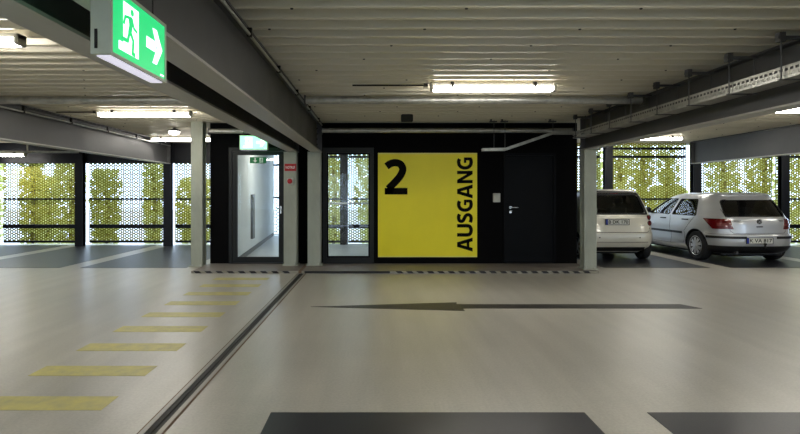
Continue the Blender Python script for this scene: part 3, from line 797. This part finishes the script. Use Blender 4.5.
def cut_obj(mb, m=None):
    o = obj('cutter', mb, m or M['cabin']); return o
def seat(t, x, y, z, w=0.24):
    mb = MB().rbox(x-w, x+w, y, y+0.5, z, z+0.16, 0.05)
    mb.rbox(x-w, x+w, y-0.10, y+0.06, z+0.10, z+0.66, 0.05)
    mb.rbox(x-0.12, x+0.12, y-0.11, y-0.01, z+0.70, z+0.87, 0.035)
    mb.tube([(x-0.05,y-0.05,z+0.6),(x-0.05,y-0.05,z+0.75)], 0.01, 6); mb.tube([(x+0.05,y-0.05,z+0.6),(x+0.05,y-0.05,z+0.75)], 0.01, 6)
    return obj('seat', mb, M['cabin'], t)
def shade(o, ang=35):
    me = o.data; me.polygons.foreach_set('use_smooth', [True]*len(me.polygons))
    me.set_sharp_from_angle(angle=math.radians(ang))
def number_plate(t, cx, y, zc, w, hh, txt):
    p = obj('number_plate', MB().rbox(cx-w/2, cx+w/2, y-0.006, y+0.012, zc-hh/2, zc+hh/2, 0.003), M['plate_white'], t)
    obj('plate_band', MB().box(cx-w/2+0.004, cx-w/2+0.048, y-0.0075, y-0.005, zc-hh/2+0.004, zc+hh/2-0.004), M['plate_blue'], p)
    obj('lettering', text_mb(txt, cx-w/2+0.062, cx+w/2-0.02, zc-hh/2+0.022, zc+hh/2-0.020, y-0.006, 0.002, 0.012), M['ink'], p, fix=False)['kind'] = 'stuff'
    obj('plate_frame', frame_mb(cx-w/2-0.008, cx+w/2+0.008, zc-hh/2-0.008, zc+hh/2+0.008, 0.011, y-0.009, y+0.004), M['carblack'], p)
    return p
def outline(B, mb, poly, side, r=0.008, off=0.002):     # poly in (l, z) on the flank
    P = [B.at(z, B.s_of_l(z, l), off, side) for l, z in poly+poly[:1]]
    mb.tube(P, r, 6)

# ---- silver hatchback
car = thing('hatchback_car', 'silver five-door hatchback parked at the right', 'car', (7.46, 10.66, 0), rz=math.radians(2.0))
car.scale = (1, 1, 0.965)
G = Body([(.19,.16,3.92,.76),(.24,.09,4.02,.82),(.30,.045,4.08,.850),(.38,.015,4.13,.862),(.45,.0,4.15,.866),(.555,.0,4.15,.868),(.585,.012,4.14,.868),
          (.60,.045,4.12,.868),(.70,.055,4.08,.868),(.80,.062,3.98,.864),(.88,.078,3.82,.856),(.93,.10,3.50,.844),(.97,.125,3.12,.826),(1.05,.175,2.95,.800),(1.15,.243,2.74,.765),
          (1.25,.318,2.50,.728),(1.32,.372,2.32,.698),(1.365,.395,2.18,.670),(1.395,.39,2.06,.640),(1.415,.42,1.94,.600),(1.432,.52,1.78,.530),(1.442,.68,1.62,.42),(1.446,.9,1.45,.25)], 1.15, 4.0, 1.5, 3.2)
zs = sorted(set([round(float(z), 4) for z in list(G.L[:,0])+list(np.linspace(.24,1.36,26))]))
body = obj('body', G.solid(zs), M['silver'], car)
cuts = [cut_obj(G.solid([z for z in zs if .62 <= z <= 1.395], inset=0.055))]
rw = round_poly([(-.60,.945),(.60,.945),(.545,1.285),(-.545,1.285)], 0.06)
cuts.append(cut_obj(MB().prism(rw, -0.3, 0.85, 'y')))
w_rear = [(.76,.945),(1.62,.945),(1.46,1.30),(.88,1.30)]; w_front = [(1.72,.945),(2.72,.945),(2.58,1.03),(2.02,1.305),(1.56,1.305)]
for pl in (w_rear, w_front): cuts.append(cut_obj(MB().prism(round_poly(pl, 0.04), -1.2, 1.2, 'x')))
cuts.append(cut_obj(MB().prism(round_poly([(-.66,1.0),(.66,1.0),(.56,1.33),(-.56,1.33)], 0.05), 2.05, 3.6, 'y')))
for yw in (.74, 3.25):
    for sd in (-1, 1): cuts.append(cut_obj(MB().lathe([(.345, sd*.60),(.345, sd*1.1)], 40, 'x', (0,yw,.325)), M['carblack']))
boolean(body, cuts); shade(body, 30)
def rear_patch(B, zs, x0, x1, off, m, name, parent, ns=8, sides=(1,-1), depth=0.015, smooth=True):
    mb = MB()
    for sd in sides: B.patch(mb, zs, lambda z: x0(z), lambda z: x1(z), off, sd, ns, depth)
    return obj(name, mb, M[m], parent, smooth=smooth)
# panes
mb = MB()
for sd in (-1, 1): G.patch(mb, list(np.linspace(.935,1.295,8)), lambda z: 0, lambda z: G.s_of_x(z, np.interp(z,[.93,1.30],[.615,.56])), -0.018, sd, 10, 0.004)
obj('rear_window', mb, M['carglass'], car, smooth=True)
for pl, nm in ((w_rear, 'rear_side_window'), (w_front, 'front_side_window')):
    for sd in (-1, 1):
        zz = np.linspace(.935, 1.31, 8)
        if nm[0] == 'r': l0 = lambda z: np.interp(z,[.95,1.3],[.73,.86]); l1 = lambda z: np.interp(z,[.95,1.3],[1.65,1.48])
        else: l0 = lambda z: np.interp(z,[.95,1.3],[1.70,1.54]); l1 = lambda z: np.interp(z,[.95,1.03,1.3],[2.75,2.61,2.05])
        mb = MB(); G.patch(mb, list(zz), lambda z: G.s_of_l(z, l0(z)), lambda z: G.s_of_l(z, l1(z)), -0.018, sd, 8, 0.004)
        obj(nm, mb, M['carglass'], car, smooth=True)
mb = MB()
for sd in (-1, 1):
    rows = []
    for z in np.linspace(.99, 1.34, 6):
        X, Y, S = G.half(z); q1 = S[-1]-0.02; rows.append([G.at(z, u, -0.018, sd) for u in np.linspace(S[-1]-0.72, q1, 8)])
    mb.loft(rows, closed=False)
obj('windscreen', mb, M['carglass'], car, smooth=True)
# seals and seams
sl = MB()
for sd in (-1, 1):
    outline(G, sl, round_poly(w_rear, .04), sd); outline(G, sl, round_poly(w_front, .04), sd)
P = [G.at(z, G.s_of_x(z, abs(x)), 0.002, 1 if x >= 0 else -1) for x, z in rw+rw[:1]]
sl.tube(P, 0.012, 6)
obj('window_seal', sl, M['carblack'], car, smooth=True)
for sd in (-1, 1):
    sl_ = lambda l, z: (G.s_of_l(z, l), z)
    G.seam(car, [sl_(1.67,.93), sl_(1.66,.70), sl_(1.64,.30)], 0.004, 0, sd)
    G.seam(car, [sl_(.80,.93), sl_(.92,.80), sl_(1.12,.60), sl_(1.15,.34), sl_(1.64,.30)], 0.004, 0, sd)
    G.seam(car, [sl_(1.64,.30), sl_(2.70,.30), sl_(2.80,.60), sl_(2.84,.93)], 0.004, 0, sd)
    G.seam(car, [(0,.615), (.50,.615), (.56,.66), (.60,.92), (.63,1.10)], 0.004, 0, sd)
    G.seam(car, [(0,.592), (.95,.592), (1.03,.60)], 0.004, 0, sd)
# bumper strips, sills, side strips
for sd in (-1, 1):
    mb = MB(); G.patch(mb, [.505,.52,.545,.555], lambda z: .30, lambda z: 1.05, 0.012, sd, 18); obj('bumper_strip', mb, M['carblack'], car, smooth=True)
    mb = MB(); G.patch(mb, [.535,.55,.575,.585], lambda z: G.s_of_l(z,1.19), lambda z: G.s_of_l(z,2.82), 0.010, sd, 12); obj('side_strip', mb, M['carblack'], car, smooth=True)
    mb = MB(); G.patch(mb, [.695,.72,.78,.84,.885,.905], lambda z: np.interp(z,[.69,.91],[.50,.55]), lambda z: np.interp(z,[.69,.84,.91],[.86,1.0,1.06]), 0.012, sd, 14)
    tl = obj('tail_light', mb, M['taillight'], car, smooth=True)
    mb = MB(); G.patch(mb, [.76,.79,.82], lambda z: .54, lambda z: .78, 0.016, sd, 8); obj('lens_band', mb, M['tl_clear'], tl, smooth=True)
    mb = MB(); zc = .855
    ps = [G.at(zc, G.s_of_l(zc, l), o_, sd) for l, o_ in ((.97,.005),(.99,.03),(1.15,.03),(1.17,.005))]
    mb.tube(ps, 0.014, 8); ps = [G.at(zc, G.s_of_l(zc, l), o_, sd) for l, o_ in ((1.80,.005),(1.82,.03),(1.98,.03),(2.0,.005))]; mb.tube(ps, 0.014, 8)
    obj('door_handles', mb, M['carblack'], car, smooth=True)
    p = G.at(.99, G.s_of_l(.99, 2.58), 0.0, sd)
    mb = MB().rbox(min(p[0]+sd*.05,p[0]+sd*.22), max(p[0]+sd*.05,p[0]+sd*.22), 2.52, 2.62, .955, 1.085, 0.03).tube([(p[0]-sd*.02,2.59,.97),(p[0]+sd*.08,2.57,.985)], 0.022, 8)
    obj('side_mirror', mb, M['carblack'], car, smooth=True)
mb = MB()
for sd in (-1, 1): G.patch(mb, [.20,.25,.32,.355], lambda z: 0, lambda z: 1.0, 0.016, sd, 14, 0.03)
obj('lower_bumper', mb, M['carblack'], car, smooth=True)
number_plate(car, -0.05, -0.008, .47, .52, .115, 'K VA 817')
yb_ = G.at(.84, 0, 0)[1]
em = MB().lathe([(.047,-.008),(.052,-.004),(.052,.006),(.047,.006)], 24, 'y', (0,yb_,.845))
emb = obj('emblem', em, M['clip'], car, smooth=True)
s_ = MB(); yq = yb_-0.007
stroke(s_, [(-.022,.885),(0,.848),(.022,.885)], .009, yq); stroke(s_, [(-.036,.868),(-.018,.81),(0,.845),(.018,.81),(.036,.868)], .009, yq)
obj('emblem_strokes', s_, M['chrome'], emb)
for txt, x0, x1 in (('GOLF',-.50,-.36), ('TDI',.40,.48)):
    yy = G.at(.86, G.s_of_x(.86, abs(x0+x1)/2), 0.004)[1]
    obj('badge_lettering', text_mb(txt, x0, x1, .852, .874, yy, .004, 0.01), M['clip'], car, fix=False)
yh = G.at(.745, 0, 0)[1]
obj('hatch_handle', MB().rbox(-.065, .065, yh-.012, yh+.02, .735, .758, .006), M['carblack'], car)
obj('tow_hitch', MB().tube([(.02,.25,.30),(.02,.0,.30),(.02,-.06,.33),(.02,-.065,.385)], .018, 8).lathe([(.012,-.02),(.028,-.005),(.03,.012),(.018,.03)], 14, 'z', (.02,-.065,.40)), M['carblack'], car, smooth=True)
obj('underbody', MB().rbox(-.62, .62, .25, 3.9, .13, .30, .03), M['carblack'], car)
obj('exhaust', MB().tube([(-.45,.05,.22),(-.45,.5,.24)], .028, 10), M['galv'], car, smooth=True)
obj('roof_aerial', MB().tube([(0,.62,1.43),(0,.30,1.56)], .005, 6).lathe([(.03,0),(.015,.025)], 12, 'z', (0,.62,1.432)), M['carblack'], car)
for yw in (.74, 3.25):
    for sd in (-1, 1): wheel(car, sd*.76, yw, .312, .195, sd)
for xx in (-.36, .36): seat(car, xx, 2.0, .36)
obj('rear_bench', MB().rbox(-.62, .62, .95, 1.45, .38, .56, .05).rbox(-.62, .62, .82, .98, .45, .98, .05).rbox(-.42, -.18, .83, .93, .96, 1.12, .03).rbox(.18, .42, .83, .93, .96, 1.12, .03), M['cabin'], car)

# ---- pale two-seater
sc = thing('small_car', 'pale small two-seat car parked behind the grey steel column', 'car', (4.93, 11.16, 0))
sc.scale = (0.95, 0.95, 0.95)
S_ = Body([(.18,.16,2.55,.60),(.24,.09,2.60,.68),(.31,.04,2.65,.735),(.40,.01,2.68,.765),(.48,.0,2.69,.778),(.56,.004,2.69,.78),(.60,.012,2.68,.78),(.615,.035,2.67,.779),(.70,.05,2.63,.777),(.80,.066,2.56,.772),
           (.92,.09,2.42,.765),(.97,.105,2.30,.757),(1.02,.125,2.16,.748),(1.10,.16,2.03,.732),(1.20,.205,1.88,.70),(1.30,.252,1.72,.664),(1.38,.29,1.58,.632),(1.44,.31,1.47,.60),(1.48,.335,1.38,.565),
           (1.51,.40,1.27,.51),(1.53,.50,1.14,.43),(1.542,.64,1.0,.28)], 0.52, 6.5, 1.0, 3.0)
zs2 = sorted(set([round(float(z), 4) for z in list(S_.L[:,0])+list(np.linspace(.24,1.44,26))]))
b2 = obj('body', S_.solid(zs2), M['cream'], sc)
cuts = [cut_obj(S_.solid([z for z in zs2 if .75 <= z <= 1.48], inset=0.05))]
rw2 = round_poly([(-.60,1.02),(.60,1.02),(.50,1.40),(-.50,1.40)], 0.05)
cuts.append(cut_obj(MB().prism(rw2, -0.3, 0.62, 'y')))
sw2 = [(.85,1.03),(1.90,1.03),(1.66,1.22),(1.42,1.40),(.90,1.40)]
cuts.append(cut_obj(MB().prism(round_poly(sw2, .05), -1.2, 1.2, 'x')))
cuts.append(cut_obj(MB().prism(round_poly([(-.6,1.05),(.6,1.05),(.5,1.41),(-.5,1.41)], 0.05), 1.35, 2.6, 'y')))
for yw in (.42, 2.25):
    for sd in (-1, 1): cuts.append(cut_obj(MB().lathe([(.305, sd*.50),(.305, sd*1.0)], 40, 'x', (0,yw,.295)), M['carblack']))
boolean(b2, cuts); shade(b2, 30)
mb = MB()
for sd in (-1, 1): S_.patch(mb, list(np.linspace(1.01,1.41,8)), lambda z: 0, lambda z: S_.s_of_x(z, np.interp(z,[1.01,1.41],[.615,.515])), -0.014, sd, 10, 0.004)
obj('rear_window', mb, M['carglass'], sc, smooth=True)
for sd in (-1, 1):
    mb = MB(); S_.patch(mb, list(np.linspace(1.02,1.41,8)), lambda z: S_.s_of_l(z,.84), lambda z: S_.s_of_l(z, np.interp(z,[1.03,1.22,1.4],[1.92,1.68,1.44])), -0.014, sd, 8, 0.004)
    obj('side_window', mb, M['carglass'], sc, smooth=True)
mb = MB()
for sd in (-1, 1):
    rows = []
    for z in np.linspace(1.04, 1.42, 6):
        X, Y, Sx = S_.half(z); rows.append([S_.at(z, u, -0.014, sd) for u in np.linspace(Sx[-1]-0.66, Sx[-1]-0.02, 8)])
    mb.loft(rows, closed=False)
obj('windscreen', mb, M['carglass'], sc, smooth=True)
hf = MB()                                              # black hatch surround
for sd in (-1, 1):
    S_.patch(hf, [.985,1.0,1.02], lambda z: 0, lambda z: S_.s_of_x(z,.655), 0.006, sd, 12)
    S_.patch(hf, [1.40,1.43,1.46], lambda z: 0, lambda z: S_.s_of_x(z,.54), 0.006, sd, 12)
    S_.patch(hf, list(np.linspace(1.02,1.40,8)), lambda z: S_.s_of_x(z, np.interp(z,[1.02,1.40],[.60,.50])), lambda z: S_.s_of_x(z, np.interp(z,[1.02,1.40],[.66,.565])), 0.006, sd, 3)
obj('hatch_frame', hf, M['carblack'], sc, smooth=True)
obj('brake_light', MB().rbox(-.09, .09, .29, .33, 1.435, 1.452, .004), M['taillight'], sc)
tr = S_.L
roofp = MB(); 
for sd in (-1, 1): S_.patch(roofp, [1.465,1.48,1.50,1.52,1.535], lambda z: 0, lambda z: S_.half(z)[2][-1], 0.005, sd, 20, .01)
obj('roof_panel', roofp, M['carblack'], sc, smooth=True)
for sd in (-1, 1):
    for zc, nm in ((.925,'reverse_lamp'), (.80,'tail_lamp')):
        q = S_.s_of_x(zc, .685); p = Vector(S_.at(zc, q, 0.0, sd)); n = Vector(S_.at(zc, q, 0.1, sd))-p; n.normalize()
        u = Vector((0,0,1)).cross(n).normalized(); loops = []
        for r_, h_ in ((.056,-.02),(.056,.012),(.046,.022),(.02,.026)):
            loops.append([p+n*h_+u*(r_*math.cos(a_))+Vector((0,0,1))*(r_*math.sin(a_)) for a_ in np.linspace(0,2*PI,19)[:-1]])
        lmp = obj(nm, MB().loft(loops, cap=True), M['taillight'], sc, smooth=True)
        loops = [[p+n*h_+u*(r_*math.cos(a_))+Vector((0,0,1))*(r_*math.sin(a_)) for a_ in np.linspace(0,2*PI,15)[:-1]] for r_, h_ in ((.022,.02),(.018,.032))]
        obj('lens_centre', MB().loft(loops, cap=True), M['tl_clear'], lmp, smooth=True)
for sd in (-1, 1):
    S_.seam(sc, [(0,.955),(.66,.955)], .004, 0, sd); S_.seam(sc, [(0,.608),(.60,.608),(.66,.64),(.69,.72)], .006, 0, sd)
    S_.seam(sc, [(0,.40),(.62,.40)], .005, 0, sd); S_.seam(sc, [(S_.s_of_l(.5,.80),.42),(S_.s_of_l(1.0,.80),1.0)], .004, 0, sd)
for sd in (-1, 1):
    p = S_.at(.50, S_.s_of_x(.5,.43), 0, sd); obj('parking_sensor', MB().lathe([(.014,-.006),(.014,.01)], 12, 'y', p), M['carblack'], sc)
mb = MB()
for sd in (-1, 1): S_.patch(mb, [.20,.25,.29], lambda z: 0, lambda z: .56, .014, sd, 12, 0.03)
obj('lower_bumper', mb, M['carblack'], sc, smooth=True)
number_plate(sc, -.03, S_.at(.83,.2,0)[1]-.012, .83, .50, .115, 'B DK 170')
obj('badge_lettering', text_mb('mhd', .46, .55, .755, .772, S_.at(.76,.5,0)[1]-.002, .003, .01), M['clip'], sc, fix=False)
obj('underbody', MB().rbox(-.50, .50, .2, 2.5, .14, .30, .03), M['carblack'], sc)
for sd in (-1, 1):
    p = S_.at(1.08, S_.s_of_l(1.08, 1.78), 0, sd)
    obj('side_mirror', MB().rbox(min(p[0]+sd*.04,p[0]+sd*.19), max(p[0]+sd*.04,p[0]+sd*.19), 1.75, 1.85, 1.03, 1.15, .03).tube([(p[0]-sd*.02,1.80,1.04),(p[0]+sd*.08,1.80,1.06)], .02, 8), M['carblack'], sc, smooth=True)
for yw in (.42, 2.25):
    for sd in (-1, 1): wheel(sc, sd*.672, yw, .285, .175, sd, spokes=6)
for xx in (-.33, .33): seat(sc, xx, .95, .50, .22)

# ------------------------------------------------------------------ outdoors
struct('ground', MB().box(-60, 60, YB+0.4, 70, -0.7, -0.6), M['ground'])
struct('ground_rear', MB().box(-60, 60, -50, YF-0.2, -0.7, -0.6), M['ground'])
def tree(px0, px1, ytop, ybot, Y, label, m='leaf', n=2000):
    """tree beyond the facade that fills columns px0..px1 of the view at distance Y"""
    x0, x1 = (px0-VX)*Y/F, (px1-VX)*Y/F; zt = CH-(ytop-HY)*Y/F; zb_ = max(-0.5, CH-(ybot-HY)*Y/F)
    cx, w = (x0+x1)/2, (x1-x0)/2
    t = thing('tree', label, 'tree', (cx, Y, -0.6), group='trees beyond the facade')
    rnd = random.Random(int(px0*7+Y))
    mb = MB()
    nn = int(n*max(0.5, w/0.8))
    for _ in range(nn):
        a = rnd.uniform(0, 2*PI); r = math.sqrt(rnd.random()); u = rnd.random()
        taper = min(1, 0.55+1.0*u, 0.62+2.2*(1-u))
        p = Vector((w*r*math.cos(a)*taper, 0.6*r*math.sin(a), zb_+(zt-zb_)*u+0.6))
        s = rnd.uniform(0.12, 0.22)
        d = Vector((rnd.uniform(-1,1), rnd.uniform(-1,1), rnd.uniform(-1,1))).normalized(); e = d.orthogonal().normalized(); g_ = d.cross(e)
        mb.add([p-e*s*.5, p+g_*s*.32, p+e*s*.5, p-g_*s*.32], [(0,1,2,3)])
    f = obj('foliage', mb, M[m], t, fix=False); f['kind'] = 'stuff'
    obj('trunk', MB().tube([(0,0,0),(w*.1,0.05,(zt-zb_)*0.4+0.3),(0,0,(zt+0.6)*0.8)], 0.07, 8), M['bark'], t, smooth=True)
    return t
tree(-28, 2, 150, 262, 18.5, 'tree beyond the facade cut off by the left picture edge')
tree(26.5, 37, 140, 262, 18.0, 'slim tree beyond the facade in the first left bay', 'leaf2')
tree(41, 53, 176, 262, 19.6, 'low round tree beyond the facade in the middle of the first left bay')
tree(56, 84, 158, 262, 18.2, 'broad tree beyond the facade at the right of the first left bay')
tree(92, 120, 170, 262, 18.4, 'broad tree beyond the facade at the left of the second left bay', 'leaf2')
tree(146, 161, 150, 262, 18.1, 'slim tree beyond the facade at the right of the second left bay')
tree(177, 214, 178, 262, 18.3, 'tree beyond the facade seen left of the free-standing column')
tree(318, 349, 130, 262, 19.0, 'tree beyond the facade at the left of the core window')
tree(354, 392, 130, 262, 20.4, 'tree beyond the facade at the right of the core window', 'leaf')
tree(586, 600, 140, 262, 18.2, 'slim tree beyond the facade beside the tray beam column')
tree(611, 629, 130, 262, 18.0, 'slim tree beyond the facade above the pale small car', 'leaf')
tree(634, 651, 130, 262, 18.4, 'slim tree beyond the facade between the two cars', 'leaf2')
tree(662, 673, 130, 262, 18.2, 'slim tree beyond the facade above the door of the silver hatchback')
tree(648, 690, 186, 262, 20.4, 'low wide tree beyond the facade behind the silver hatchback', 'leaf2')
tree(708, 738, 130, 262, 18.4, 'broad tree beyond the facade above the roof of the silver hatchback')
tree(746, 782, 130, 262, 19.8, 'broad tree beyond the facade above the rear window of the silver hatchback', 'leaf2')
tree(786, 830, 130, 262, 18.5, 'tree beyond the facade cut off by the right picture edge')
